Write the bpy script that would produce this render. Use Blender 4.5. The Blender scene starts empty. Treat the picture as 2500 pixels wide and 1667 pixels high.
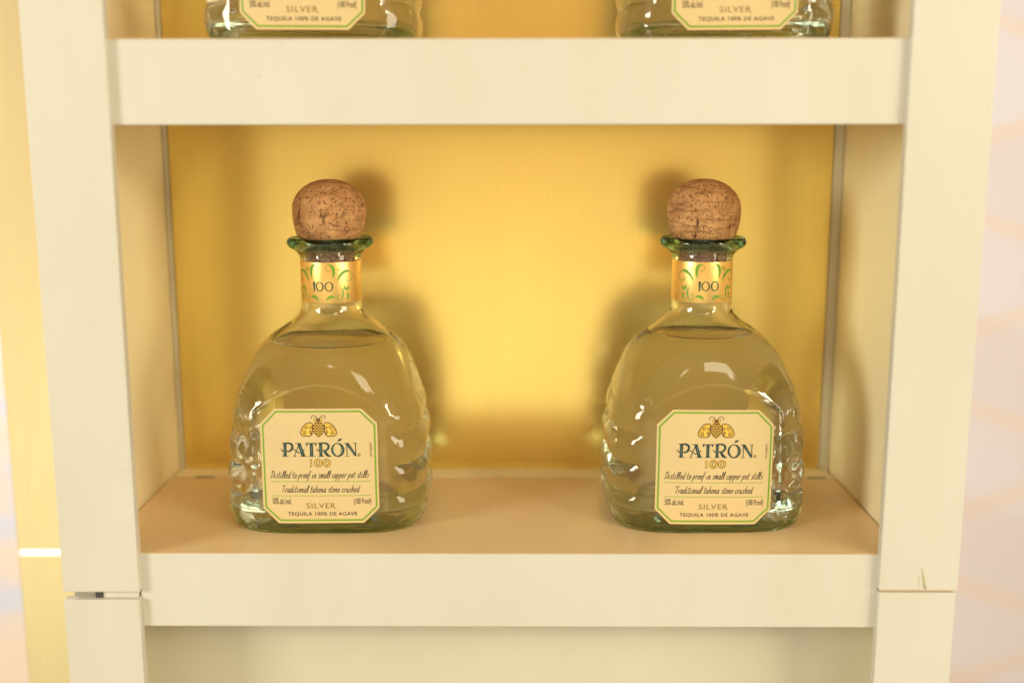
import bpy, bmesh, math, random
from math import sin, cos, pi, radians, atan2, sqrt
from mathutils import Vector, Matrix, noise
from mathutils.geometry import tessellate_polygon

random.seed(4)
scene = bpy.context.scene
col = scene.collection

# ------------------------------------------------------------------ camera
PITCH, YAW, ROLL = 0.1811, 0.00681, -0.0008
cam_d = bpy.data.cameras.new('camera')
cam = bpy.data.objects.new('camera', cam_d)
col.objects.link(cam)
fwd = Vector((-sin(YAW) * cos(PITCH), cos(YAW) * cos(PITCH), -sin(PITCH)))
rgt = Vector((cos(YAW), sin(YAW), 0))
upv = rgt.cross(fwd)
r2 = (rgt * cos(ROLL) + upv * sin(ROLL)).normalized()
u2 = r2.cross(fwd).normalized()
m3 = Matrix((r2, u2, -fwd)).transposed()
cam.matrix_world = Matrix.Translation((0, -0.62, 0.2396)) @ m3.to_4x4()
cam_d.sensor_width = 36
cam_d.lens = 36 * 2600 / 2352
cam_d.clip_start = 0.01
cam_d.clip_end = 60
cam_d.dof.use_dof = True
cam_d.dof.focus_distance = 0.690
cam_d.dof.aperture_fstop = 2.3
scene.camera = cam

# ------------------------------------------------------------------ render settings
scene.view_settings.view_transform = 'Standard'
scene.view_settings.look = 'None'
scene.view_settings.exposure = -0.40
scene.view_settings.gamma = 1.0
cy = scene.cycles
cy.use_denoising = True
cy.max_bounces = 22
cy.diffuse_bounces = 6
cy.glossy_bounces = 10
cy.transmission_bounces = 18
cy.caustics_reflective = True
cy.caustics_refractive = True
cy.sample_clamp_indirect = 30.0
cy.blur_glossy = 0.4

# ------------------------------------------------------------------ node helpers
def nt(mat):
    mat.use_nodes = True
    t = mat.node_tree
    for n in list(t.nodes): t.nodes.remove(n)
    return t

class N:
    """tiny node-tree builder"""
    def __init__(s, t): s.t = t
    def add(s, kind, **kw):
        n = s.t.nodes.new(kind)
        for k, v in kw.items():
            if k.startswith('_'): setattr(n, k[1:], v)
        return n
    def link(s, a, b): s.t.links.new(a, b)
    def set(s, sock, v):
        if hasattr(v, 'is_output') or isinstance(v, bpy.types.NodeSocket): s.link(v, sock)
        else: sock.default_value = v
    def math(s, op, a, b=0.0, c=0.0, clamp=False):
        n = s.t.nodes.new('ShaderNodeMath'); n.operation = op; n.use_clamp = clamp
        s.set(n.inputs[0], a); s.set(n.inputs[1], b)
        if op in ('MULTIPLY_ADD', 'COMPARE', 'SMOOTH_MIN'): s.set(n.inputs[2], c)
        return n.outputs[0]
    def mix(s, f, a, b):
        n = s.t.nodes.new('ShaderNodeMix'); n.data_type = 'RGBA'
        s.set(n.inputs[0], f); s.set(n.inputs[6], a); s.set(n.inputs[7], b)
        return n.outputs[2]
    def noise(s, vec, scale, detail=3, rough=0.5, dist=0.0):
        n = s.t.nodes.new('ShaderNodeTexNoise')
        n.inputs['Scale'].default_value = scale; n.inputs['Detail'].default_value = detail
        n.inputs['Roughness'].default_value = rough; n.inputs['Distortion'].default_value = dist
        s.link(vec, n.inputs['Vector']); return n.outputs['Fac']
    def ramp(s, f, lo, hi):
        n = s.t.nodes.new('ShaderNodeMapRange'); n.interpolation_type = 'SMOOTHSTEP'
        s.set(n.inputs[0], f); n.inputs[1].default_value = lo; n.inputs[2].default_value = hi
        return n.outputs[0]
    def vec(s, v, scale=(1, 1, 1), loc=(0, 0, 0)):
        n = s.t.nodes.new('ShaderNodeMapping'); s.link(v, n.inputs[0])
        n.inputs['Scale'].default_value = scale
        s.set(n.inputs['Location'], loc); return n.outputs[0]
    def bump(s, h, strength, dist):
        n = s.t.nodes.new('ShaderNodeBump'); n.inputs['Strength'].default_value = strength
        n.inputs['Distance'].default_value = dist; s.link(h, n.inputs['Height']); return n.outputs[0]

# ------------------------------------------------------------------ world: the soft bright room the shelf stands in
world = bpy.data.worlds.new('World')
scene.world = world
world.use_nodes = True
wt = world.node_tree
for n in list(wt.nodes): wt.nodes.remove(n)
w = N(wt)
wc = w.add('ShaderNodeTexCoord')
wdir = wc.outputs['Generated']
wout = w.add('ShaderNodeOutputWorld'); wbg = w.add('ShaderNodeBackground')
w.link(wbg.outputs[0], wout.inputs[0])
def blob(d, sharp):
    """soft round patch of the room brightness in direction d"""
    d = Vector(d).normalized()
    n = wt.nodes.new('ShaderNodeVectorMath'); n.operation = 'DOT_PRODUCT'
    w.link(wdir, n.inputs[0]); n.inputs[1].default_value = d
    x = w.math('SUBTRACT', n.outputs['Value'], 1.0)
    return w.math('EXPONENT', w.math('MULTIPLY', x, sharp))
ROOM = (1.0, 0.86, 0.66, 1)
base = w.math('MULTIPLY_ADD', w.noise(wdir, 2.2, 2, 0.5), 0.5, 0.30)
for d, sh, k in (((-0.02, -1, -0.235), 70, 1.5), ((0.0, -1, -0.10), 25, 0.75), ((-0.27, -1, -0.17), 120, 0.45),
                 ((0.22, -1, -0.0), 60, 0.30), ((0, -1, 0.9), 4, 0.3), ((0, -1, -0.15), 18.0, 0.75), ((-0.52, -1, -0.36), 28, 1.3)):
    base = w.math('ADD', base, w.math('MULTIPLY', blob(d, sh), k))
wsep = w.add('ShaderNodeSeparateXYZ'); w.link(wdir, wsep.inputs[0])
wcolr = w.mix(w.noise(wdir, 1.6, 1, 0.5), (0.94, 0.94, 0.70, 1), (0.98, 0.91, 0.72, 1))
wcolr = w.mix(w.ramp(wsep.outputs[2], -0.22, 0.16), wcolr, (0.97, 0.88, 0.66, 1))
wcolr = w.mix(w.math('MULTIPLY', blob((0, -1, 0.20), 16), 1.0, clamp=True), wcolr, (1.0, 0.56, 0.24, 1))
for d in ((-0.7, -1, 0.55), (0.35, -1, 0.62), (0.9, -1, 0.45), (-0.15, -1, 0.85), (-1.4, -1, 0.6)):     # small far ceiling spots
    base = w.math('ADD', base, w.math('MULTIPLY', blob(d, 2500), 22.0))
w.link(wcolr, wbg.inputs['Color']) 
WORLD_K = 0.74
w.link(w.math('MULTIPLY', base, WORLD_K), wbg.inputs['Strength'])

# ------------------------------------------------------------------ lamps of the room, and added fill lamps
def area(name, loc, target, size, power, color, size_y=None):
    l = bpy.data.lights.new(name, 'AREA'); l.energy = power; l.color = color
    l.shape = 'RECTANGLE'; l.size = size; l.size_y = size_y or size
    o = bpy.data.objects.new(name, l); col.objects.link(o)
    o.location = loc
    o.rotation_euler = (Vector(target) - Vector(loc)).to_track_quat('-Z', 'Y').to_euler()
    return o
area('room_light_left', (-1.75, -1.25, 0.50), (0, 0.05, 0.12), 0.60, 36, (0.96, 0.97, 0.86))
area('fill_light_right_low', (1.75, -1.15, 0.32), (0, 0.05, 0.12), 0.80, 25, (0.99, 0.92, 0.72))  # added low fill lamp, brightens the inner side walls
area('room_light_right', (1.3, -1.35, 0.74), (0, 0.05, 0.12), 0.28, 13, (1.0, 0.87, 0.62))
area('room_light_centre', (0.8, -2.2, 1.9), (0, 0.0, 0.15), 0.6, 11, (1.0, 0.88, 0.66))
area('wall_fill_left', (-1.7, 0.35, 0.9), (-1.0, 1.6, 0.0), 0.5, 34, (1.0, 0.97, 0.93))  # added lamp out of view, makes the left background wall brighter
area('wall_fill_right', (1.9, 0.2, 1.0), (1.0, 1.6, 0.1), 0.5, 9, (0.84, 0.89, 1.0))  # added unseen lamp that lights the right part of the wall

# ------------------------------------------------------------------ tagging and mesh helpers
def tag(o, label=None, cat=None, group=None, kind=None):
    if label: o['label'] = label
    if cat: o['category'] = cat
    if group: o['group'] = group
    if kind: o['kind'] = kind
    return o
def empty(name, loc, label, cat, group=None):
    o = bpy.data.objects.new(name, None); col.objects.link(o)
    o.location = loc; o.empty_display_size = 0.02
    return tag(o, label, cat, group)
def mesh_obj(name, bm, mats, parent=None, smooth=False):
    me = bpy.data.meshes.new(name)
    bm.to_mesh(me); bm.free()
    if not isinstance(mats, (list, tuple)): mats = [mats]
    for m in mats: me.materials.append(m)
    if smooth: me.polygons.foreach_set('use_smooth', [True] * len(me.polygons))
    o = bpy.data.objects.new(name, me); col.objects.link(o)
    if parent: o.parent = parent
    return o
def add_box(bm, x0, x1, y0, y1, z0, z1, bev=0.0008, seg=3):
    b = bmesh.new()
    r = bmesh.ops.create_cube(b, size=1)
    bmesh.ops.scale(b, vec=(x1 - x0, y1 - y0, z1 - z0), verts=b.verts)
    bmesh.ops.translate(b, vec=((x0 + x1) / 2, (y0 + y1) / 2, (z0 + z1) / 2), verts=b.verts)
    if bev: bmesh.ops.bevel(b, geom=list(b.edges), offset=bev, segments=seg, affect='EDGES', profile=0.6)
    me = bpy.data.meshes.new('tmp'); b.to_mesh(me); b.free(); bm.from_mesh(me); bpy.data.meshes.remove(me)
def box(name, x0, x1, y0, y1, z0, z1, mat, parent=None, bev=0.0008):
    bm = bmesh.new(); add_box(bm, x0, x1, y0, y1, z0, z1, bev)
    return mesh_obj(name, bm, mat, parent)

# ------------------------------------------------------------------ materials
def principled(name, base=(.8, .8, .8, 1), rough=.5, metal=0.0, spec=0.5):
    m = bpy.data.materials.new(name); t = nt(m); n = N(t)
    o = n.add('ShaderNodeOutputMaterial'); p = n.add('ShaderNodeBsdfPrincipled')
    n.link(p.outputs[0], o.inputs[0])
    n.set(p.inputs['Base Color'], base); p.inputs['Roughness'].default_value = rough
    p.inputs['Metallic'].default_value = metal
    p.inputs['Specular IOR Level'].default_value = spec
    return m, n, p

def laminate(name, c1, c2, rough=0.38, dust=False, marks=False):
    m, n, p = principled(name, rough=rough)
    tc = n.add('ShaderNodeTexCoord').outputs['Object']
    a = n.noise(n.vec(tc, (1, 1, 0.35)), 9, 4, 0.6)
    colr = n.mix(n.ramp(a, .3, .7), c1, c2)
    if marks:     # faint rub marks and a few specks
        sm = n.ramp(n.noise(n.vec(tc, (1, 1, .5)), 34, 5, 0.72, .6), .60, .72)
        colr = n.mix(n.math('MULTIPLY', sm, 0.09), colr, (0.50, 0.42, 0.26, 1))
        sp = n.ramp(n.noise(tc, 260, 1, 0.5), .80, .84)
        colr = n.mix(n.math('MULTIPLY', sp, 0.35), colr, (0.25, 0.18, 0.10, 1))
    if dust:
        sp = n.ramp(n.noise(tc, 420, 2, 0.6), .74, .80)
        sm = n.ramp(n.noise(tc, 26, 5, 0.7), .60, .74)
        colr = n.mix(n.math('MULTIPLY', sp, 0.45), colr, (0.22, 0.15, 0.08, 1))
        colr = n.mix(n.math('MULTIPLY', sm, 0.10), colr, (0.42, 0.30, 0.17, 1))
    n.link(colr, p.inputs['Base Color'])
    n.link(n.math('MULTIPLY_ADD', n.noise(tc, 30, 4, .6), 0.16, rough - 0.08), p.inputs['Roughness'])
    n.link(n.bump(n.noise(tc, 220, 3, .5), 0.05, 0.0002), p.inputs['Normal'])
    return m
M = {}
M['white'] = laminate('white laminate', (0.69, 0.65, 0.56, 1), (0.655, 0.605, 0.50, 1), 0.38, False, True)
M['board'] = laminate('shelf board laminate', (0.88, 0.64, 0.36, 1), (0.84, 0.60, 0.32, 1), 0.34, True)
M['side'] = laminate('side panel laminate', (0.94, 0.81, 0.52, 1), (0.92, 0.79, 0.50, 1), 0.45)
M['base_panel'] = laminate('base panel laminate', (0.66, 0.61, 0.47, 1), (0.63, 0.58, 0.44, 1), 0.4, True)
M['bracket'] = principled('dark bracket', (0.05, 0.045, 0.04, 1), 0.5)[0]  # also gives the peg slots their painted-in dark
M['trim'] = principled('grey green trim', (0.70, 0.65, 0.47, 1), 0.7)[0]
M['steel'] = principled('grey steel', (0.42, 0.40, 0.34, 1), 0.4, 0.6)[0]
M['scuff'] = principled('scuffed laminate', (0.50, 0.43, 0.24, 1), 0.7)[0]
M['scuff_dark'] = principled('scuff dirt', (0.12, 0.10, 0.07, 1), 0.7)[0]

def gold(name, c, rough, streak=0.05, broad=0.5):
    m, n, p = principled(name, c, rough, 1.0)
    tc = n.add('ShaderNodeTexCoord').outputs['Object']
    br = n.noise(n.vec(tc, (620, 620, 9.0)), 1.0, 4, 0.65)
    br2 = n.noise(n.vec(tc, (42, 42, 1.4)), 1.0, 3, 0.6)
    n.link(n.math('MULTIPLY_ADD', br, streak * 2, n.math('MULTIPLY_ADD', br2, 0.02, rough - streak)), p.inputs['Roughness'])
    cc = n.mix(n.ramp(br, .3, .7), c, tuple(x * 0.96 for x in c[:3]) + (1,))
    n.link(cc, p.inputs['Base Color'])
    bmp = n.bump(br, 0.02, 0.0001); n.link(bmp, p.inputs['Normal'])
    # lacquered satin metal: a sharp sheen over a much broader one
    q = n.add('ShaderNodeBsdfPrincipled'); q.inputs['Metallic'].default_value = 1.0; q.inputs['Roughness'].default_value = 0.52
    n.link(cc, q.inputs['Base Color']); n.link(bmp, q.inputs['Normal'])
    mx = n.add('ShaderNodeMixShader'); mx.inputs[0].default_value = broad
    n.link(p.outputs[0], mx.inputs[1]); n.link(q.outputs[0], mx.inputs[2])
    o = [x for x in m.node_tree.nodes if x.type == 'OUTPUT_MATERIAL'][0]; n.link(mx.outputs[0], o.inputs[0])
    return m
M['gold'] = gold('brushed gold sheet', (0.945, 0.75, 0.245, 1), 0.195, 0.03, 0.42)
M['gold_column'] = gold('brushed gold column sheet', (0.98, 0.79, 0.44, 1), 0.17, 0.03, 0.12)

# glass
def glass_mat(name, green_z=True):
    m = bpy.data.materials.new(name); t = nt(m); n = N(t)
    o = n.add('ShaderNodeOutputMaterial'); g = n.add('ShaderNodeBsdfGlass')
    g.distribution = 'MULTI_GGX' if hasattr(g, 'distribution') else 'GGX'
    g.inputs['Roughness'].default_value = 0.0; g.inputs['IOR'].default_value = 1.5
    tc = n.add('ShaderNodeTexCoord').outputs['Object']
    s = n.add('ShaderNodeSeparateXYZ'); n.link(tc, s.inputs[0])
    # thick recycled glass is greener where it is thick: the lip and the heel
    lip = n.ramp(s.outputs[2], 0.1685, 0.1712)
    heel = n.ramp(s.outputs[2], 0.0105, 0.0025)
    c = n.mix(lip, (0.995, 0.998, 0.985, 1), (0.60, 0.76, 0.70, 1))
    c = n.mix(n.math('MULTIPLY', heel, 0.75), c, (0.60, 0.72, 0.63, 1))
    n.link(c, g.inputs['Color'])
    bmp = n.bump(n.noise(tc, 60, 2, .5), 0.10, 0.0006)
    n.link(bmp, g.inputs['Normal'])
    n.link(g.outputs[0], o.inputs[0])
    return m
M['glass'] = glass_mat('clear hand blown glass')
def plain_glass(name, ior, c=(1, 1, 1, 1)):
    m = bpy.data.materials.new(name); t = nt(m); n = N(t)
    o = n.add('ShaderNodeOutputMaterial'); g = n.add('ShaderNodeBsdfGlass')
    g.inputs['Roughness'].default_value = 0.0; g.inputs['IOR'].default_value = ior
    g.inputs['Color'].default_value = c
    n.link(g.outputs[0], o.inputs[0]); return m
M['liq_wall'] = plain_glass('liquid against glass', 1.36 / 1.5, (0.995, 0.99, 0.975, 1))
M['liq_top'] = plain_glass('liquid surface', 1.36)

# cork
def cork_mat():
    m, n, p = principled('cork', rough=0.8, spec=0.25)
    tc = n.add('ShaderNodeTexCoord').outputs['Object']
    oi = n.add('ShaderNodeObjectInfo')
    off = n.add('ShaderNodeCombineXYZ')
    n.link(n.math('MULTIPLY', oi.outputs['Random'], 3.1), off.inputs[0]); n.link(n.math('MULTIPLY', oi.outputs['Random'], 1.7), off.inputs[1])
    vv = n.add('ShaderNodeVectorMath'); vv.operation = 'ADD'; n.link(tc, vv.inputs[0]); n.link(off.outputs[0], vv.inputs[1])
    v = vv.outputs[0]
    a = n.noise(v, 110, 5, .65)
    layers = n.noise(n.vec(v, (30, 30, 380)), 1.0, 4, .6, 0.4)
    c = n.mix(n.ramp(a, .30, .70), (0.44, 0.205, 0.075, 1), (0.66, 0.355, 0.145, 1))
    c = n.mix(n.math('MULTIPLY', n.ramp(layers, .52, .66), 0.5), c, (0.22, 0.085, 0.032, 1))
    # lenticels: dark, short, mostly upright pits, and a few long cracks
    pit = n.ramp(n.noise(n.vec(v, (230, 230, 75)), 1.0, 3, .6), .60, .67)
    mask = n.ramp(n.noise(v, 45, 2, .5), .42, .58)
    pit = n.math('MULTIPLY', pit, mask)
    crack = n.math('ABSOLUTE', n.math('SUBTRACT', n.noise(n.vec(v, (34, 34, 130)), 1.0, 3, .5), .5))
    crack = n.math('MULTIPLY', n.ramp(crack, .020, .004), n.ramp(n.noise(v, 38, 2, .5), .46, .56))
    fine = n.math('MULTIPLY', n.ramp(n.noise(n.vec(v, (700, 700, 420)), 1.0, 2, .6), .56, .66), .75)
    pit = n.math('MAXIMUM', pit, fine)
    dark = n.math('MAXIMUM', pit, n.math('MULTIPLY', crack, .6))
    c = n.mix(n.math('MULTIPLY', dark, .85), c, (0.07, 0.028, 0.014, 1))
    n.link(c, p.inputs['Base Color'])
    h = n.math('SUBTRACT', n.math('MULTIPLY', a, .4), dark)
    n.link(n.bump(h, 0.7, 0.0006), p.inputs['Normal'])
    return m
M['cork'] = cork_mat()
m_, n_, p_ = principled('agglomerate cork', rough=0.85, spec=0.2)
tc_ = n_.add('ShaderNodeTexCoord').outputs['Object']
vo_ = n_.add('ShaderNodeTexVoronoi'); vo_.inputs['Scale'].default_value = 480; n_.link(tc_, vo_.inputs['Vector'])
n_.link(n_.mix(n_.math('MULTIPLY', vo_.outputs['Color'], 1.0), (0.12, 0.05, 0.03, 1), (0.50, 0.27, 0.15, 1)), p_.inputs['Base Color'])
M['cork_shank'] = m_
# paper + inks
m_, n_, p_ = principled('label paper', rough=0.55, spec=0.3)
tc_ = n_.add('ShaderNodeTexCoord').outputs['Object']
n_.link(n_.mix(n_.noise(tc_, 500, 3, .6), (0.68, 0.51, 0.25, 1), (0.71, 0.54, 0.27, 1)), p_.inputs['Base Color'])
M['paper'] = m_
m_, n_, p_ = principled('back label paper', (0.96, 0.86, 0.50, 1), 0.6)
o_ = [x for x in m_.node_tree.nodes if x.type == 'OUTPUT_MATERIAL'][0]
tr_ = n_.add('ShaderNodeBsdfTranslucent'); tr_.inputs[0].default_value = (0.97, 0.88, 0.55, 1)
mx_ = n_.add('ShaderNodeMixShader'); mx_.inputs[0].default_value = 0.75
n_.link(p_.outputs[0], mx_.inputs[1]); n_.link(tr_.outputs[0], mx_.inputs[2]); n_.link(mx_.outputs[0], o_.inputs[0])
M['back_paper'] = m_
def ink(name, c, rough=.5, metal=0.0): return principled(name, c + (1,), rough, metal)[0]
INK = ['paper', 'green', 'darkgreen', 'brown', 'goldfoil', 'faint', 'silverink', 'black', 'bronze']
M['green'] = ink('label green ink', (0.20, 0.36, 0.02))
M['darkgreen'] = ink('dark green ink', (0.016, 0.046, 0.036), .4)
M['brown'] = ink('brown ink', (0.10, 0.038, 0.014))
M['goldfoil'] = ink('gold foil print', (0.93, 0.60, 0.085), .35, .25)
M['faint'] = ink('faint stamp ink', (0.66, 0.50, 0.30))
M['bronze'] = ink('bronze ink', (0.26, 0.155, 0.035))
M['silverink'] = ink('grey green highlight ink', (0.16, 0.24, 0.19), .3)
M['black'] = ink('dark print ink', (0.055, 0.040, 0.025))
LABEL_MATS = [M[k] for k in INK]
M['band'] = principled('copper gold foil band', (0.98, 0.62, 0.19, 1), 0.36, 0.8)[0]
M['bandgreen'] = ink('band green ink', (0.17, 0.37, 0.03), .35)
M['banddark'] = ink('band dark green ink', (0.03, 0.09, 0.05), .35)
BAND_MATS = [M['band'], M['bandgreen'], M['banddark']]

# wall with a leaf lattice
def wall_mat():
    m, n, p = principled('patterned wall paint', rough=0.6)
    g = n.add('ShaderNodeNewGeometry').outputs['Position']
    s = n.add('ShaderNodeSeparateXYZ'); n.link(g, s.inputs[0])
    P = 0.375
    u = n.math('DIVIDE', n.math('ADD', s.outputs[0], -0.62), 3.2 * P)
    fr = n.math('FRACT', u)
    tri = n.math('SUBTRACT', 1.0, n.math('MULTIPLY', n.math('ABSOLUTE', n.math('SUBTRACT', fr, .5)), 2.0))
    tri = n.math('POWER', tri, 1.15)
    v = n.math('DIVIDE', n.math('ADD', s.outputs[2], 0.034), P)
    a = n.math('ABSOLUTE', n.math('SUBTRACT', n.math('FRACT', n.math('ADD', v, n.math('MULTIPLY', tri, .5))), .5))
    b = n.math('ABSOLUTE', n.math('SUBTRACT', n.math('FRACT', n.math('SUBTRACT', v, n.math('MULTIPLY', tri, .5))), .5))
    line = n.math('MAXIMUM', n.ramp(a, .04, .01), n.ramp(b, .04, .01))
    shade = n.ramp(n.math('FRACT', n.math('ADD', v, n.math('MULTIPLY', tri, .5))), .1, .95)
    pal = n.mix(shade, (0.78, 0.73, 0.77, 1), (0.76, 0.68, 0.69, 1))
    blue = n.ramp(n.noise(n.vec(g, (3.0, 3.0, 9.0)), 1.0, 2, .5), .45, .65)
    leftm = n.ramp(s.outputs[0], 0.1, -0.4)
    pal = n.mix(leftm, pal, n.mix(blue, (0.86, 0.72, 0.60, 1), (0.66, 0.70, 0.84, 1)))
    c = n.mix(n.math('MULTIPLY', n.math('MULTIPLY', line, 0.7), n.math('SUBTRACT', 1.0, n.math('MULTIPLY', leftm, .6))), pal, (0.86, 0.64, 0.46, 1))
    n.link(c, p.inputs['Base Color'])
    return m
M['wall'] = wall_mat()
m_, n_, p_ = principled('light strip', (1, 1, 1, 1), .5)
p_.inputs['Emission Color'].default_value = (1.0, 0.97, 0.90, 1); p_.inputs['Emission Strength'].default_value = 1.5
M['strip'] = m_
m_, n_, p_ = principled('floor', rough=.5)
M['floor'] = m_; p_.inputs['Base Color'].default_value = (0.55, 0.45, 0.33, 1)

# ------------------------------------------------------------------ the place
box('wall', -4.2, 4.2, 1.60, 1.66, -1.3, 2.2, M['wall'], None, 0)['kind'] = 'structure'
fl = box('floor', -4.2, 4.2, -0.6, 1.60, -1.36, -1.30, M['floor'], None, 0); fl['kind'] = 'structure'

# ------------------------------------------------------------------ display shelf
XL, XR = -0.2209, 0.2080          # stile inner edges
OL, OR = -0.2655, 0.2535          # stile outer edges
WL, WR = -0.2480, 0.2245          # faces of the side panels
GL, GR = -0.2440, 0.2172          # gold sheet
D = 0.1756                        # gold plane
ZU = 0.2900                       # top of upper shelf
TOP = 0.62
shelf = empty('display_shelf', (0, 0, -0.021),
              'cream white open shelf unit with a brushed gold back, holding the four bottles', 'shelf')
def sp(*a, **k):
    o = box(*a, **k)
    o.location = (-shelf.location.x, -shelf.location.y, -shelf.location.z)
    return o
LV = shelf
def part(name, x0, x1, y0, y1, z0, z1, mat, bev=0.0008):
    o = box(name, x0, x1, y0, y1, z0, z1, mat, LV, bev)
    o.matrix_parent_inverse = Matrix.Translation(LV.location).inverted()
    return o
def rail(z0, z1):
    bm = bmesh.new()
    add_box(bm, XL - 0.0008, XR + 0.0008, 0.0046, 0.0110, z0, z1, 0.0008)
    add_box(bm, WL + 0.0004, WR - 0.0004, 0.0068, 0.0185, z0 + 0.0002, z1 - 0.0002, 0.0004)
    o = mesh_obj('rail', bm, M['white'], LV); o.matrix_parent_inverse = Matrix.Translation(LV.location).inverted()
    return o
part('stile', OL, XL, 0, 0.0066, -0.0222, TOP, M['white'])
rs = part('stile', XR, OR, 0, 0.0066, -0.0202, TOP, M['white'])
rail(-0.0452, -0.0003)
rail(0.2446, ZU - 0.0003)
rail(0.535, 0.58)
for zt in (0.0, ZU):
    bm = bmesh.new()
    add_box(bm, WL + 0.0012, WR - 0.0012, 0.0188, 0.1528, zt - 0.018, zt - 0.00002, 0.0003)
    add_box(bm, XL - 0.0006, XR + 0.0006, 0.0049, 0.0074, zt - 0.00025, zt, 0)
    add_box(bm, WL + 0.0012, WR - 0.0012, 0.0071, 0.0190, zt - 0.00027, zt - 0.00001, 0)      # its facing carried over the rail
    o = mesh_obj('shelf_board', bm, M['board'], LV); o.matrix_parent_inverse = Matrix.Translation(LV.location).inverted()
    for sx in (-0.2305, 0.2035): part('peg_slot_shade', sx, sx + 0.0135, 0.1515, 0.1548, zt - 0.004, zt + 0.0001, M['bracket'], 0)  # solid dark boxes stand in for the shade inside the open slots
    part('back_batten', WL + 0.001, WR - 0.001, 0.1574, D + 0.012, zt - 0.018, zt - 0.0004, M['side'], 0.0008)
    part('under_board', WL + 0.0, WR - 0.0, 0.0190, D + 0.012, zt - 0.0210, zt - 0.0184, M['board'], 0)
part('side_panel', WL - 0.0160, WL, 0.0069, D + 0.014, -0.0212, TOP, M['side'], 0.0005)
part('side_panel', WR, WR + 0.0160, 0.0069, D + 0.014, -0.0200, TOP, M['side'], 0.0005)
part('shelf_board', WL, WR, 0.0188, D + 0.012, 0.562, 0.579, M['board'], 0.0005)
for zt, z1 in ((0.0, 0.2715), (ZU, 0.5615)):
    part('back_panel', GL, GR, D, D + 0.004, zt - 0.0005, z1, M['gold'], 0.0004)
    part('back_edge_trim', WL + 0.0004, GL - 0.0006, D - 0.001, D + 0.006, zt - 0.0005, z1, M['trim'], 0.0004)
    part('back_edge_trim', GR + 0.0006, WR - 0.0004, D - 0.001, D + 0.006, zt - 0.0005, z1, M['trim'], 0.0004)
part('carcass_back', WL - 0.0150, WR + 0.0150, D + 0.0145, D + 0.020, -0.0190, TOP, M['side'], 0)
# small scuffs on the lower end of the right stile
def strip_mesh(pts, ws, y):
    bm = bmesh.new(); prev = None
    for (x, z), wd in zip(pts, ws):
        a = bm.verts.new((x - wd / 2, y, z)); b = bm.verts.new((x + wd / 2, y, z))
        if prev: bm.faces.new((prev[0], prev[1], b, a))
        prev = (a, b)
    return bm
for pts, ws, mt in ((((0.2318, -0.0055), (0.2323, -0.0085), (0.2332, -0.0120), (0.2338, -0.0165), (0.2345, -0.0195)), (.0001, .0006, .0012, .0014, .0006), M['scuff']),
                (((0.2340, -0.0160), (0.2346, -0.0178), (0.2349, -0.0193)), (.0001, .0004, .0002), M['scuff_dark']),
                (((0.2305, -0.0110), (0.2307, -0.0140), (0.2308, -0.0185)), (.0001, .0003, .0001), M['scuff'])):
    o = mesh_obj('scuff_mark', strip_mesh(pts, ws, -0.00012 if mt is M['scuff'] else -0.0002), mt, rs)

# ------------------------------------------------------------------ base unit under the shelf
base = empty('base_cabinet', (0, 0, -0.60), 'cream base cabinet with flat inset front that the bottle shelf stands on', 'cabinet')
LV = base
part('stile', OL - 0.0002, XL - 0.0006, 0, 0.0066, -0.60, -0.0268, M['white'])
part('stile', XR + 0.0002, OR - 0.0008, 0, 0.0066, -0.60, -0.0216, M['white'])
part('front_panel', WL - 0.0005, WR + 0.0005, 0.050, 0.062, -0.59, -0.0300, M['base_panel'])
part('side_panel', WL - 0.0160, WL - 0.0010, 0.0069, D + 0.02, -0.60, -0.0275, M['side'])
part('side_panel', WR + 0.0010, WR + 0.0160, 0.0069, D + 0.02, -0.60, -0.0225, M['side'])
part('bottom_rail', XL - 0.004, XR + 0.004, 0.0050, 0.0200, -0.60, -0.54, M['white'])
part('joint_bracket', OL + 0.0175, OL + 0.0215, 0.0030, 0.0160, -0.0300, -0.0221, M['bracket'], 0.0002)
part('joint_bracket', OL + 0.0045, OL + 0.0174, 0.0050, 0.0160, -0.0300, -0.0221, M['steel'], 0.0002)
part('joint_spacer', OL + 0.0217, XL - 0.0020, 0.0040, 0.0160, -0.0300, -0.0221, M['white'], 0.0002)
part('joint_spacer', XR + 0.0020, OR - 0.0010, 0.0030, 0.0160, -0.0300, -0.0202, M['board'], 0.0002)

# ------------------------------------------------------------------ gold column beside the shelf
gc = empty('gold_column', (-0.33, 0.18, -1.3), 'tall brushed gold column with a lit white joint, left of the cream shelf', 'column')
LV = gc
part('column_panel', -0.3719, -0.2700, D, D + 0.020, -0.0632, 1.2, M['gold_column'], 0.0006)
part('column_panel', -0.3719, -0.2700, D, D + 0.020, -1.30, -0.0678, M['gold_column'], 0.0006)
part('light_strip', -0.3712, -0.2710, D + 0.002, D + 0.018, -0.0677, -0.0633, M['strip'], 0)

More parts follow.
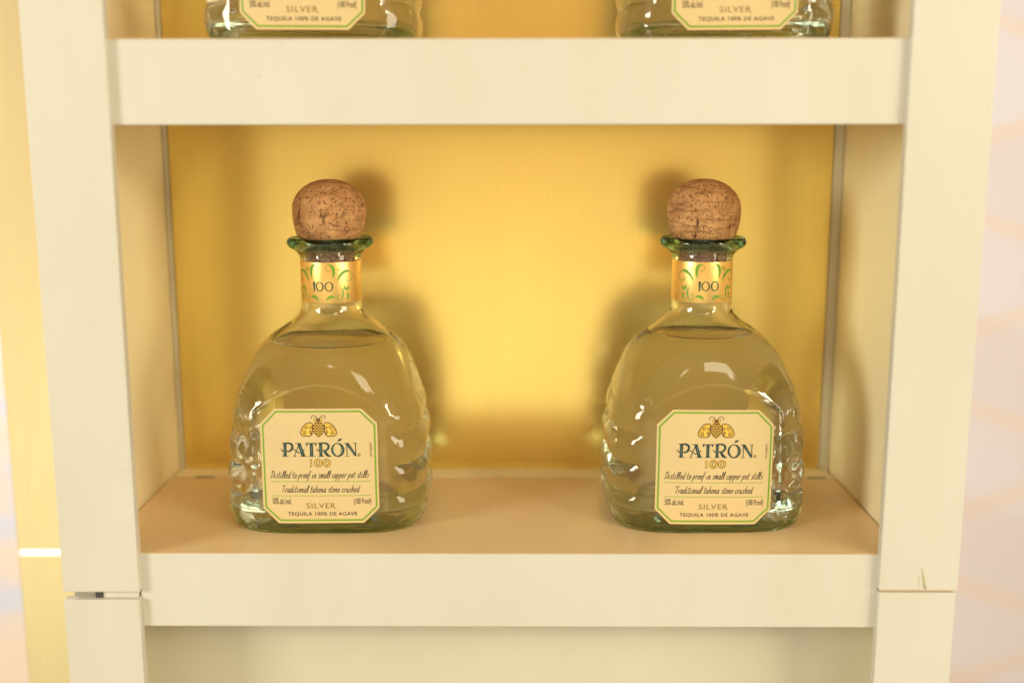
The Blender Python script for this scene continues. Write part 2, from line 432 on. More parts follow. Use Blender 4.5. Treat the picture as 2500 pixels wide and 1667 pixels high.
# ------------------------------------------------------------------ bottle geometry (metres, base at z = 0, front towards -y)
def interp(tab, z):
    if z <= tab[0][0]: return tab[0][1]
    for (z0, a0), (z1, a1) in zip(tab, tab[1:]):
        if z <= z1:
            return a0 + (a1 - a0) * (z - z0) / (z1 - z0)
    return tab[-1][1]
def smooth_tab(tab, n=200):
    """Catmull-Rom resample of a (z, r) table so that the profile has no corners"""
    out = []
    P = [tab[0]] + list(tab) + [tab[-1]]
    for i in range(1, len(P) - 2):
        (z0, a0), (z1, a1), (z2, a2), (z3, a3) = P[i - 1:i + 3]
        m1 = (a2 - a0) / max(z2 - z0, 1e-9); m2 = (a3 - a1) / max(z3 - z1, 1e-9)
        h = z2 - z1
        for k in range(8):
            t = k / 8
            out.append((z1 + h * t, (2*t**3 - 3*t**2 + 1) * a1 + (t**3 - 2*t**2 + t) * h * m1 + (-2*t**3 + 3*t**2) * a2 + (t**3 - t**2) * h * m2))
    out.append(tab[-1]); return out
A_T = smooth_tab([(0, .0568), (.0012, .0582), (.0035, .0600), (.007, .0613), (.013, .0622), (.035, .0622), (.053, .0609), (.067, .0589),
       (.077, .0567), (.086, .0543), (.0915, .0525), (.101, .0489), (.1075, .0454), (.114, .0396), (.1185, .0335), (.1225, .0274), (.1265, .0224), (.131, .0193), (.138, .01885), (.1600, .01870)])
B_T = smooth_tab([(0, .0514), (.0012, .0521), (.0035, .0526), (.007, .0528), (.013, .0528), (.035, .0529), (.053, .0528), (.067, .0525),
       (.077, .0517), (.086, .0497), (.0915, .0481), (.101, .0446), (.1075, .0412), (.114, .0365), (.1185, .0319), (.1225, .0266), (.1265, .0221), (.131, .0193), (.138, .01885), (.1600, .01870)])
def sstep(a, b, x):
    t = min(1, max(0, (x - a) / (b - a))); return t * t * (3 - 2 * t)
def N_T(z): return 4.0 - 2.0 * sstep(.070, .118, z)
def rad(phi, z, inset=0.0):
    a, b, n = interp(A_T, z) - inset, interp(B_T, z) - inset, N_T(z)
    return (abs(cos(phi) / a) ** n + abs(sin(phi) / b) ** n) ** (-1 / n)
def ripple(x, y, z):
    """scalloped ribs of the two pressed sides + the shallow arched label panel on the front"""
    a = interp(A_T, z)
    zz = (z - .0045) / .0190
    h = abs(sin(pi * zz)) ** 0.62
    env = (.25 * sstep(.0, .006, z) + .75 * sstep(.007, .020, z)) * (1 - sstep(.070, .0815, z))
    q = abs(x) / a
    m = sstep(.57 + .14 * (1 - h), .82, q)
    d = .0027 * (h - .80) * m * env
    # arch panel
    if abs(x) < .05:
        arch = .0925 - .0150 * (x / .038) ** 2
        inside = sstep(0, .0016, arch - z) * sstep(0, .0022, .0405 - abs(x)) * sstep(.003, .006, z)
        d -= .0007 * inside
    return d
def outer_pt(phi, z):
    r = rad(phi, z)
    x, y = r * cos(phi), r * sin(phi)
    d = ripple(x, y, z)
    k = sstep(.55, .8, abs(x) / interp(A_T, z)) * (1 - sstep(.075, .09, z))
    d += (0.00020 + .0003 * k) * noise.noise(Vector((x * (45 + 60 * k), y * (45 + 60 * k), z * (45 + 90 * k) + 3))) * (1 if z < .13 else 0)
    s = (r + d) / r
    return Vector((x * s, y * s, z))
def inner_pt(phi, z):
    t = .0031
    r = rad(phi, z, t)
    x, y = r * cos(phi), r * sin(phi)
    d = 0.45 * ripple(x * 1.05, y * 1.05, z) if z < .085 else 0
    d += 0.0010 * noise.noise(Vector((x * 38 + 7, y * 38, z * 38))) * (1 if z < .13 else .25)
    s = (r + d) / r
    return Vector((x * s, y * s, z))
NS = 224
def ring(bm, f, z): return [bm.verts.new(f(2 * pi * i / NS, z)) for i in range(NS)]
def bridge(bm, r0, r1, mi=0, flip=False):
    n = len(r0)
    for i in range(n):
        j = (i + 1) % n
        q = (r0[i], r0[j], r1[j], r1[i])
        f = bm.faces.new(q[::-1] if flip else q); f.material_index = mi; f.smooth = True
def circ(bm, r, z, wob=0):
    return [bm.verts.new((r * cos(2*pi*i/NS), r * sin(2*pi*i/NS), z)) for i in range(NS)]
def fill_in(bm, ringv, zfun, steps=5, mi=0, flip=False):
    """close a ring with concentric shrunken rings towards the centre"""
    prev = ringv
    pts = [v.co.copy() for v in ringv]
    for k in range(1, steps + 1):
        s = 1 - k / (steps + .6)
        cur = [bm.verts.new((p.x * s, p.y * s, zfun(s, p.z))) for p in pts]
        bridge(bm, prev, cur, mi, flip); prev = cur
    c = bm.verts.new((0, 0, zfun(0, pts[0].z)))
    n = len(prev)
    for i in range(n):
        q = (prev[i], prev[(i + 1) % n], c)
        f = bm.faces.new(q[::-1] if flip else q); f.material_index = mi; f.smooth = True

LIPR = .0270
def build_glass(level):
    bm = bmesh.new()
    zs = [0.0, .0004, .0009, .0015, .0023, .0033, .0044]
    z = .0052
    while z < .095: zs.append(z); z += .00065
    while z < .1600: zs.append(z); z += .0012
    zs.append(.1600)
    first = prev = ring(bm, outer_pt, zs[0])
    for z in zs[1:]:
        cur = ring(bm, outer_pt, z); bridge(bm, prev, cur); prev = cur
    # flare and rolled lip
    for r, z in ((.0187, .1620), (.01885, .1637), (.0195, .1655), (.0208, .1672), (.0225, .1686), (.0240, .1695), (.0254, .1704), (.0264, .1716), (.0269, .1729),
                 (.0268, .1743), (.0262, .1755), (.0252, .1762), (.0240, .1764), (.0225, .1761), (.0208, .1754), (.0190, .1742), (.0176, .1726), (.0167, .1705), (.0161, .1680), (.0157, .1650), (.01555, .162)):
        cur = circ(bm, r, z); bridge(bm, prev, cur); prev = cur
    # inner wall, down to the liquid
    z = .1600
    while z > level + .0022:
        cur = ring(bm, inner_pt, z); bridge(bm, prev, cur); prev = cur; z -= .0012
    cur = ring(bm, inner_pt, level + .0016); bridge(bm, prev, cur)
    # underside with a shallow punt
    fill_in(bm, first, lambda s, z0: .0022 * (1 - s * s) if s < .97 else 0.0, 7, 0, True)
    return bm
ZB = .0095
def build_liquid(level):
    bm = bmesh.new()
    def low(phi, z):       # rounded bottom of the cavity
        return inner_pt(phi, z)
    steps = []
    z = ZB + .006
    while z < level - .0005: steps.append(z); z += .00075
    steps += [level, level + .0016]
    # rounded heel
    prof = [(ZB, .74), (ZB + .0004, .83), (ZB + .0012, .895), (ZB + .0024, .95), (ZB + .004, .985)]
    rings = []
    for zz, k in prof:
        rings.append([bm.verts.new((lambda p: (p.x * k, p.y * k, zz))(inner_pt(2*pi*i/NS, ZB + .006))) for i in range(NS)])
    for z in steps: rings.append(ring(bm, inner_pt, z))
    for r0, r1 in zip(rings, rings[1:]): bridge(bm, r0, r1, 0)
    fill_in(bm, rings[0], lambda s, z0: ZB + .0025 * (1 - s * s), 8, 0, True)
    top = [[bm.verts.new((p.x * k, p.y * k, level + dz)) for p in [inner_pt(2*pi*i/NS, level + .0016) for i in range(NS)]]
           for k, dz in ((1.0, .0016), (.988, .0010), (.970, .0005), (.945, .0002), (.90, 0))]
    for r0, r1 in zip(top, top[1:]): bridge(bm, r0, r1, 1)
    fill_in(bm, top[-1], lambda s, z0: level, 5, 1, False)
    return bm
def build_cork():
    bm = bmesh.new()
    prof = [(.0150, .1752), (.0180, .1752), (.0196, .1762), (.0206, .1782), (.0217, .1818), (.0225, .1864), (.0229, .1905),
            ]
    for k in range(0, 15):
        t = k / 15 * pi / 2
        prof.append((.0229 * cos(t) ** .97, .1932 + .0190 * sin(t) ** .98))
    prof.append((.0008, .21222))
    prev = None; firstr = None
    fine = []
    for (r0, z0), (r1, z1) in zip(prof, prof[1:]):
        for k in range(4):
            t = k / 4; fine.append((r0 + (r1 - r0) * t, z0 + (z1 - z0) * t))
    # smooth
    for _ in range(3):
        fine = [fine[0]] + [((fine[i-1][0] + 2 * fine[i][0] + fine[i+1][0]) / 4, (fine[i-1][1] + 2 * fine[i][1] + fine[i+1][1]) / 4) for i in range(1, len(fine) - 1)] + [fine[-1]]
    for r, z in fine:
        cur = []
        for i in range(96):
            th = 2 * pi * i / 96
            k = 1 + .010 * noise.noise(Vector((cos(th) * 1.5, sin(th) * 1.5, z * 60)))
            cur.append(bm.verts.new((r * k * cos(th), r * k * sin(th), z)))
        if prev: bridge(bm, prev, cur)
        else: firstr = cur
        prev = cur
    c = bm.verts.new((0, 0, .21223)); 
    for i in range(96):
        f = bm.faces.new((prev[i], prev[(i+1) % 96], c)); f.smooth = True
    return bm
def build_shank():
    bm = bmesh.new(); prev = None
    for r, z in ((.0148, .1515), (.0152, .1520), (.0152, .1600), (.0151, .1680), (.0151, .1751)):
        cur = [bm.verts.new((r * cos(2*pi*i/96), r * sin(2*pi*i/96), z)) for i in range(96)]
        if prev: bridge(bm, prev, cur)
        else:
            bm.faces.new(cur[::-1])
        prev = cur
    return bm

# ------------------------------------------------------------------ print tools
class Print:
    """flat artwork (polygons and tapered strokes) laid on a surface by a mapping (x, y, lift) -> Vector"""
    def __init__(s, mapf): s.bm = bmesh.new(); s.map = mapf; s.c = 0
    def lift(s, layer):
        s.c += 1
        return .00004 * layer + s.c * 2.5e-7
    def poly(s, pts, mi, layer):
        L = s.lift(layer)
        vs = [s.bm.verts.new(s.map(x, y, L)) for x, y in pts]
        for t in tessellate_polygon([[Vector((x, y, 0)) for x, y in pts]]):
            try: f = s.bm.faces.new([vs[i] for i in t]); f.material_index = mi
            except ValueError: pass
    def stroke(s, pts, wd, mi, layer, closed=False, sub=1):
        pts = list(pts)
        if not hasattr(wd, '__len__'): wd = [wd] * len(pts)
        if closed: pts = pts + [pts[0]]; wd = list(wd) + [wd[0]]
        n = len(pts); L = s.lift(layer); prev = None
        for i in range(n):
            a = pts[i - 1] if i else (pts[-2] if closed else pts[0]); b = pts[i + 1] if i < n - 1 else (pts[1] if closed else pts[-1])
            dx, dy = b[0] - a[0], b[1] - a[1]; l = math.hypot(dx, dy) or 1
            if closed or 0 < i < n - 1:      # mitre
                d1 = Vector((pts[i][0] - a[0], pts[i][1] - a[1])); d2 = Vector((b[0] - pts[i][0], b[1] - pts[i][1]))
                cs = 1.0
                if d1.length > 0 and d2.length > 0:
                    cs = max(.5, math.sqrt(max(0, (1 + d1.normalized().dot(d2.normalized())) / 2)))
            else: cs = 1.0
            nx, ny = -dy / l * wd[i] / 2 / cs, dx / l * wd[i] / 2 / cs
            x, y = pts[i]
            cur = (s.bm.verts.new(s.map(x + nx, y + ny, L)), s.bm.verts.new(s.map(x - nx, y - ny, L)))
            if prev:
                f = s.bm.faces.new((prev[0], prev[1], cur[1], cur[0])); f.material_index = mi
            prev = cur
    def text(s, body, x0, x1, y0, y1, mi, layer, rot=False, extrabold=0.0, spacing=1.0):
        """built-in font fitted to the box x0..x1, y0 (top)..y1 (bottom)"""
        cu = bpy.data.curves.new('t', 'FONT'); cu.body = body; cu.resolution_u = 3; cu.offset = extrabold; cu.space_character = spacing
        ob = bpy.data.objects.new('t', cu); col.objects.link(ob)
        dg = bpy.context.evaluated_depsgraph_get(); dg.update()
        me = bpy.data.meshes.new_from_object(ob.evaluated_get(dg))
        xs = [v.co.x for v in me.vertices]; ys = [v.co.y for v in me.vertices]
        ax, bx, ay, by = min(xs), max(xs), min(ys), max(ys)
        L = s.lift(layer)
        def m(c):
            fx, fy = (c.x - ax) / (bx - ax), (c.y - ay) / (by - ay)
            if rot:    # reads upwards
                return s.map(x0 + (x1 - x0) * (1 - fy), y1 + (y0 - y1) * fx, L)
            return s.map(x0 + (x1 - x0) * fx, y1 + (y0 - y1) * fy, L)
        vs = [s.bm.verts.new(m(v.co)) for v in me.vertices]
        for p in me.polygons:
            try: f = s.bm.faces.new([vs[i] for i in p.vertices]); f.material_index = mi
            except ValueError: pass
        bpy.data.objects.remove(ob); bpy.data.meshes.remove(me); bpy.data.curves.remove(cu)
def arc(cx_, cy_, rx, ry, a0, a1, n=16):
    return [(cx_ + rx * cos(radians(a0 + (a1 - a0) * i / n)), cy_ + ry * sin(radians(a0 + (a1 - a0) * i / n))) for i in range(n + 1)]
def bez(p0, p1, p2, p3, n=10):
    o = []
    for i in range(n + 1):
        t = i / n; u = 1 - t
        o.append(tuple(u**3 * p0[k] + 3*u*u*t * p1[k] + 3*u*t*t * p2[k] + t**3 * p3[k] for k in (0, 1)))
    return o
def taper(n, w0, wm, w1):
    return [w0 + (wm - w0) * sin(pi * .5 * min(1, 2 * i / (n - 1))) if i < n / 2 else w1 + (wm - w1) * sin(pi * .5 * min(1, 2 * (n - 1 - i) / (n - 1))) for i in range(n)]
def spiral(cx_, cy_, r0, r1, a0, turns, n=22, sx=1):
    return [(cx_ + sx * (r0 + (r1 - r0) * i / n) * cos(radians(a0 + 360 * turns * i / n)), cy_ + (r0 + (r1 - r0) * i / n) * sin(radians(a0 + 360 * turns * i / n))) for i in range(n + 1)]

# label coordinates: a grid with 1447 units across and 1403 down (x right, y down)
LX0, LZ0, KX, KZ = 834.0, .0782, .0706 / 1447, .0712 / 1403
def front_surface(x, z):
    a, b, n = interp(A_T, z), interp(B_T, z), N_T(z)
    return -(b * (1 - (abs(x) / a) ** n) ** (1 / n)) + .0007
def label_map(px, py, lift):
    x = (px - LX0) * KX; z = LZ0 - (py - 85) * KZ
    zz = min(z, .075)
    y = front_surface(x, zz)
    if z > .066: y = front_surface(x, .066) * .35 + front_surface(x, z) * .65
    return Vector((x, y - .00016 - lift, z))

GL_ = {  # pen strokes of a slanted brush script; x height 1, ascender 2
 'i': (.42, [[(.1, .95), (.05, .3), (.15, .02), (.35, .15)], [(.16, 1.35), (.18, 1.42)]]),
 's': (.55, [[(.5, .85), (.3, 1), (.12, .8), (.35, .5), (.4, .2), (.2, 0), (0, .1)]]),
 't': (.50, [[(.22, 1.7), (.1, .5), (.12, .08), (.25, 0), (.4, .15)], [(-.08, 1.12), (.45, 1.2)]]),
 'l': (.42, [[(.08, .3), (.3, 1.3), (.3, 1.9), (.18, 1.85), (.06, 1), (.05, .2), (.15, 0), (.35, .15)]]),
 'e': (.58, [[(.05, .5), (.35, .6), (.42, .85), (.28, 1), (.08, .8), (0, .4), (.1, .05), (.3, 0), (.52, .2)]]),
 'd': (.72, [[(.5, .9), (.25, 1), (.02, .6), (.02, .15), (.2, 0), (.45, .4), (.55, 1.1), (.62, 1.9)], [(.55, 1.1), (.48, .3), (.55, .02), (.72, .15)]]),
 'o': (.62, [[(.3, 1), (.08, .8), (0, .3), (.15, 0), (.38, .1), (.48, .6), (.35, .98), (.3, .85), (.6, .85)]]),
 'p': (.70, [[(.1, .95), (.0, .1), (-.12, -.85)], [(.02, .5), (.25, .98), (.45, .9), (.48, .5), (.3, .08), (.05, .12)]]),
 'r': (.50, [[(.08, .95), (.02, 0)], [(.04, .45), (.2, .9), (.38, 1), (.45, .85)]]),
 'f': (.50, [[(.5, 1.8), (.35, 1.95), (.2, 1.6), (.08, .3), (-.05, -.6), (-.2, -.8)], [(-.1, .9), (.42, 1.0)]]),
 'n': (.72, [[(.08, .95), (.02, 0)], [(.04, .4), (.25, .92), (.42, .95), (.45, .7), (.42, .2), (.5, 0), (.68, .15)]]),
 'm': (1.0, [[(.08, .95), (.02, 0)], [(.04, .4), (.22, .92), (.36, .95), (.36, .0)], [(.38, .4), (.55, .92), (.72, .95), (.72, .2), (.8, 0), (.98, .15)]]),
 'a': (.68, [[(.48, .85), (.28, 1), (.05, .7), (0, .2), (.15, 0), (.38, .3), (.5, .95)], [(.5, .95), (.44, .2), (.52, 0), (.68, .15)]]),
 'c': (.52, [[(.45, .85), (.3, 1), (.08, .8), (0, .35), (.1, .04), (.28, 0), (.48, .2)]]),
 'h': (.70, [[(.2, 1.9), (.02, 0)], [(.05, .45), (.25, .95), (.42, .95), (.44, .6), (.42, .15), (.5, 0), (.66, .15)]]),
 'u': (.70, [[(.08, .95), (.02, .3), (.12, 0), (.3, .1), (.48, .9)], [(.48, .95), (.46, .2), (.55, 0), (.7, .15)]]),
 'D': (.95, [[(.25, 1.75), (.1, .05)], [(-.05, 1.6), (.3, 1.95), (.75, 1.6), (.85, .9), (.6, .25), (.1, 0), (-.05, .05)]]),
 'T': (.85, [[(.45, 1.75), (.25, 0)], [(-.1, 1.55), (.1, 1.85), (.95, 1.9)]]),
 ' ': (.38, [])}
def script_line(pr, txt, x0, x1, ybase, xh, mi, layer, wd=6.0):
    tot = sum(GL_[c][0] for c in txt) + .12 * len(txt)
    k = (x1 - x0) / tot; cx_ = x0
    for c in txt:
        adv, st = GL_[c]
        for s in st:
            P = [Vector((x, y, 0)) for x, y in s]
            pts = []
            if len(P) == 2: pts = [(p.x, p.y) for p in P]
            else:
                Q = [P[0]] + P + [P[-1]]
                for i in range(1, len(Q) - 2):
                    for t in (0, .33, .66):
                        a, b, c2, d = Q[i-1], Q[i], Q[i+1], Q[i+2]
                        v = .5 * ((2 * b) + (-a + c2) * t + (2*a - 5*b + 4*c2 - d) * t*t + (-a + 3*b - 3*c2 + d) * t**3)
                        pts.append((v.x, v.y))
                pts.append((P[-1].x, P[-1].y))
            out = [(cx_ + (x + .26 * y) * k * 1.0, ybase - y * xh) for x, y in pts]
            n = len(out)
            pr.stroke(out, [wd * (.75 + .45 * abs(sin(i * 1.3 + cx_))) for i in range(n)], mi, layer)
        cx_ += (adv + .12) * k

def brand_word(pr, L=3):
    G, H = INK.index('darkgreen'), INK.index('silverink')
    def serif(x0, x1, y, h=7): pr.poly([(x0, y), (x1, y), (x1 - 4, y - h), (x0 + 4, y - h)] if y > 600 else [(x0, y), (x1, y), (x1 - 4, y + h), (x0 + 4, y + h)], G, L)
    # P
    pr.poly([(398, 500), (436, 500), (433, 656), (395, 656)], G, L); serif(372, 460, 662); 
    pr.stroke(bez((383, 500), (440, 494), (515, 488), (508, 545), 12) + bez((508, 545), (500, 598), (450, 605), (425, 590), 10)[1:], taper(23, 9, 27, 7), G, L)
    pr.stroke(bez((425, 592), (395, 600), (362, 590), (366, 560), 8), taper(9, 9, 13, 4), G, L)
    # A
    pr.poly([(572, 503), (612, 503), (664, 656), (620, 656)], G, L); pr.stroke([(592, 505), (560, 585), (530, 657)], [10, 9, 9], G, L)
    pr.stroke([(545, 500), (622, 500)], 8, G, L); serif(513, 556, 662, 6); serif(600, 688, 662, 7)
    pr.stroke([(520, 570), (548, 590), (588, 618), (622, 602), (656, 575)], [13, 11, 9, 10, 14], G, L)
    # T
    pr.poly([(724, 503), (762, 503), (762, 656), (724, 656)], G, L); pr.stroke([(676, 501), (808, 501)], 11, G, L); serif(700, 792, 662)
    pr.poly([(672, 496), (694, 498), (700, 512), (684, 535)], G, L); pr.poly([(812, 496), (790, 498), (786, 512), (800, 535)], G, L)
    # R
    pr.poly([(840, 500), (876, 500), (876, 656), (840, 656)], G, L); serif(822, 900, 662)
    pr.stroke(bez((826, 500), (890, 492), (962, 492), (955, 543), 12) + bez((955, 543), (948, 588), (905, 596), (872, 586), 10)[1:], taper(23, 9, 26, 7), G, L)
    pr.stroke(bez((872, 590), (840, 600), (806, 588), (812, 562), 8), taper(9, 9, 13, 4), G, L)
    pr.stroke(bez((890, 585), (925, 610), (925, 662), (985, 657), 10), taper(11, 14, 34, 6), G, L)
    # O with a slanted accent
    o = arc(1068, 581, 82, 85, 0, 360, 36)[:-1]; i_ = arc(1062, 579, 50, 72, 0, 360, 36)[:-1]
    Lf = pr.lift(L); vo = [pr.bm.verts.new(pr.map(x, y, Lf)) for x, y in o]; vi = [pr.bm.verts.new(pr.map(x, y, Lf)) for x, y in i_]
    for k in range(36):
        f = pr.bm.faces.new((vo[k], vo[(k+1) % 36], vi[(k+1) % 36], vi[k])); f.material_index = G
    pr.poly([(1062, 476), (1086, 447), (1128, 442), (1098, 474)], G, L)
    # N
    pr.poly([(1160, 500), (1205, 500), (1292, 640), (1288, 664), (1272, 656)], G, L)
    pr.stroke([(1180, 505), (1180, 656)], 9, G, L); pr.stroke([(1287, 503), (1287, 658)], 10, G, L)
    serif(1152, 1208, 662, 6); pr.stroke([(1260, 501), (1306, 501)], 7, G, L); pr.stroke([(1150, 501), (1200, 501)], 7, G, L)
    # grey green inner shine of the thick strokes
    for a, b, wd in (((413, 515), (411, 645), 8), ((600, 520), (640, 640), 8), ((743, 520), (743, 645), 8), ((857, 515), (857, 645), 8), ((1196, 520), (1268, 635), 8)):
        pr.stroke([a, ((a[0]+b[0])/2, (a[1]+b[1])/2), b], [2, wd, 2], H, L + 1)
    pr.stroke(bez((1010, 540), (1003, 590), (1020, 630), (1045, 645), 8), taper(9, 2, 8, 2), H, L + 1)
    pr.stroke(bez((1126, 540), (1135, 580), (1120, 625), (1098, 643), 8), taper(9, 2, 9, 2), H, L + 1)

def bee(pr):
    F, B = INK.index('goldfoil'), INK.index('brown')
    for s in (-1, 1):
        X = lambda x: 838 + s * (x - 838)
        wing = bez((905, 262), (950, 225), (1035, 270), (1058, 365), 12) + bez((1058, 365), (1062, 405), (1020, 425), (985, 405), 8)[1:] + bez((985, 405), (965, 425), (930, 412), (920, 385), 8)[1:]
        pr.poly([(X(x), y) for x, y in wing], F, 2)
        pr.stroke([(X(x), y) for x, y in wing], 11, B, 3, closed=True)
        inner = bez((912, 278), (955, 250), (1020, 290), (1038, 362), 10) + bez((1038, 362), (1040, 392), (1010, 402), (988, 386), 8)[1:]
        pr.stroke([(X(x), y) for x, y in inner], 4, B, 3)
        for cx_, cy_, r, a0, tn in ((1008, 365, 24, 20, 1.3), (985, 318, 26, 200, 1.2), (945, 372, 22, 90, 1.2), (938, 305, 17, 0, 1.1)):
            pr.stroke([(X(x), y) for x, y in spiral(cx_, cy_, r, 3, a0, tn)], 8, B, 3)
        pr.poly([(X(x), y) for x, y in ((925, 330), (950, 345), (940, 360))], B, 3)
        pr.poly([(X(x), y) for x, y in ((1020, 330), (1040, 350), (1028, 352))], B, 3)
        # antenna and eye
        pr.stroke([(X(x), y) for x, y in bez((850, 205), (865, 165), (918, 145), (924, 185), 10) + [(918, 205)]], 7, B, 3)
        pr.poly([(X(x), y) for x, y in arc(873, 211, 19, 18, 0, 360, 16)[:-1]], F, 2)
        pr.stroke([(X(x), y) for x, y in arc(873, 211, 17, 16, 0, 360, 16)[:-1]], 5, B, 3, closed=True)
    pr.poly(arc(838, 225, 26, 26, 0, 360, 16)[:-1], B, 4)
    pr.poly([(795, 250), (800, 228), (876, 228), (882, 250), (838, 240)], F, 5)
    pr.stroke([(803, 238), (838, 226), (873, 238)], 7, B, 6); pr.stroke([(797, 252), (838, 240), (880, 252)], 7, B, 6)
    body = bez((838, 425), (775, 380), (740, 330), (762, 275), 10) + bez((762, 275), (780, 238), (896, 238), (914, 275), 12)[1:] + bez((914, 275), (936, 330), (900, 380), (838, 425), 10)[1:-1]
    pr.poly([(838 + (x - 838) * 1.10, 332 + (y - 332) * 1.07) for x, y in body], F, 2)
    pr.poly(body, B, 5)
    row = 0
    y = 264
    while y < 412:
        hw = 80 * (1 - max(0, (y - 320) / 105) ** 1.5) if y > 320 else 80 - (320 - y) * .12
        n = 5
        x = -2.5 * 38 + (19 if row % 2 else 0)
        while x < 100:
            if abs(x) + 14 < hw:
                c = 838 + x
                pr.poly([(c - 17, y), (c, y - 8), (c + 17, y), (c, y + 8)], F, 6)
            x += 38
        y += 19; row += 1

def build_label():
    pr = Print(label_map); bm = pr.bm
    # paper octagon as a fine grid following the glass, with a thin edge
    oct_ = [(300, 85), (1365, 85), (1557, 268), (1557, 1305), (1365, 1488), (302, 1488), (111, 1305), (111, 268)]
    def xr(y):
        t = 0
        if y < 268: t = (268 - y) / 183
        if y > 1305: t = (y - 1305) / 183
        return 111 + 190 * t, 1557 - 192 * t
    ys = sorted(set([85 + 1403 * i / 44 for i in range(45)] + [268, 1305]))
    prev = None; rows = []
    for y in ys:
        a, b = xr(y)
        cur = [bm.verts.new(label_map(a + (b - a) * i / 40, y, 0)) for i in range(41)]
        rows.append(cur)
        if prev:
            for i in range(40):
                f = bm.faces.new((prev[i], cur[i], cur[i+1], prev[i+1])); f.material_index = 0; f.smooth = True
        prev = cur
    G, K, B, Fa, Fo = INK.index('green'), INK.index('black'), INK.index('brown'), INK.index('faint'), INK.index('goldfoil')
    # green frame
    ins = [(318, 118), (1348, 118), (1524, 288), (1524, 1288), (1348, 1450), (320, 1450), (146, 1288), (146, 288)]
    fr = []
    for k in range(8):
        p, q = ins[k], ins[(k + 1) % 8]
        for i in range(10): fr.append((p[0] + (q[0] - p[0]) * i / 10, p[1] + (q[1] - p[1]) * i / 10))
    pr.stroke(fr, 21, G, 2, closed=True)
    for y in (970, 1146): pr.stroke([(222 + 1232 * i / 20, y) for i in range(21)], 7, G, 2)
    # faint stamp with a hacienda front, cut by the label edge
    st = [(x, y) for x, y in arc(245, 512, 248, 262, -122, 122, 48)]
    pr.stroke([p for p in st if p[0] > 114], 5, Fa, 1); st = arc(245, 512, 222, 236, -122, 122, 48)
    pr.stroke([(x + 3 * sin(i * 2), y + 3 * cos(i * 2)) for i, (x, y) in enumerate(st) if x > 114], 5, Fa, 1)
    for r in ([(165, 640), (165, 380), (305, 380), (305, 640)], [(190, 540), (190, 415), (262, 415), (262, 540), (190, 540)],
              [(200, 640), (200, 560), (262, 560), (262, 640)], [(305, 420), (345, 420), (345, 640)], [(345, 445), (455, 445), (455, 640)],
              [(165, 400), (305, 400)], [(345, 475), (455, 475)], [(118, 640), (480, 640)], [(380, 640), (380, 560), (420, 560), (420, 640)]):
        pr.stroke(r, 4, Fa, 1)
    pr.stroke(arc(226, 470, 24, 28, 180, 360, 10), 4, Fa, 1)
    bee(pr)
    brand_word(pr)
    pr.text('®', 1308, 1346, 625, 663, B, 3)
    # 100 in gold with dark outline
    pr.poly([(712, 704), (742, 692), (742, 790), (712, 790), (722, 780), (722, 712)], B, 3)
    pr.poly([(720, 708), (737, 699), (737, 783), (719, 783), (727, 776), (727, 712)], Fo, 4)
    for c in (820, 925):
        for ro_, ri_, mi, ly in (((49, 52), (17, 27), B, 3), ((41, 44), (25, 35), Fo, 4)):
            o = arc(c, 741, ro_[0], ro_[1], 0, 360, 28)[:-1]; i_ = arc(c, 741, ri_[0], ri_[1], 0, 360, 28)[:-1]
            Lf = pr.lift(ly); vo = [bm.verts.new(pr.map(x, y, Lf)) for x, y in o]; vi = [bm.verts.new(pr.map(x, y, Lf)) for x, y in i_]
            for k in range(28):
                f = bm.faces.new((vo[k], vo[(k+1) % 28], vi[(k+1) % 28], vi[k])); f.material_index = mi
    script_line(pr, 'Distilled to proof in small copper pot stills', 222, 1440, 925, 45, K, 2, 6.5)
    script_line(pr, 'Traditional tahona stone crushed', 352, 1318, 1102, 45, K, 2, 6.5)
    pr.text('50% alc./vol.', 232, 468, 1172, 1250, K, 2)
    pr.text('(100 Proof)', 1246, 1458, 1178, 1272, K, 2)
    pr.text('SILVER', 655, 1015, 1236, 1302, INK.index('bronze'), 2, spacing=1.15); pr.stroke(bez((985, 1275), (1000, 1298), (1015, 1312), (1036, 1312), 6), [9, 8, 7, 5, 4, 3, 2], INK.index('bronze'), 2)
    pr.text('TEQUILA 100% DE AGAVE', 420, 1282, 1347, 1400, K, 2, spacing=1.12, extrabold=.008)
    pr.text('814106697​4'.replace('\u200b', ''), 1458, 1486, 500, 665, B, 2, rot=True)
    return bm

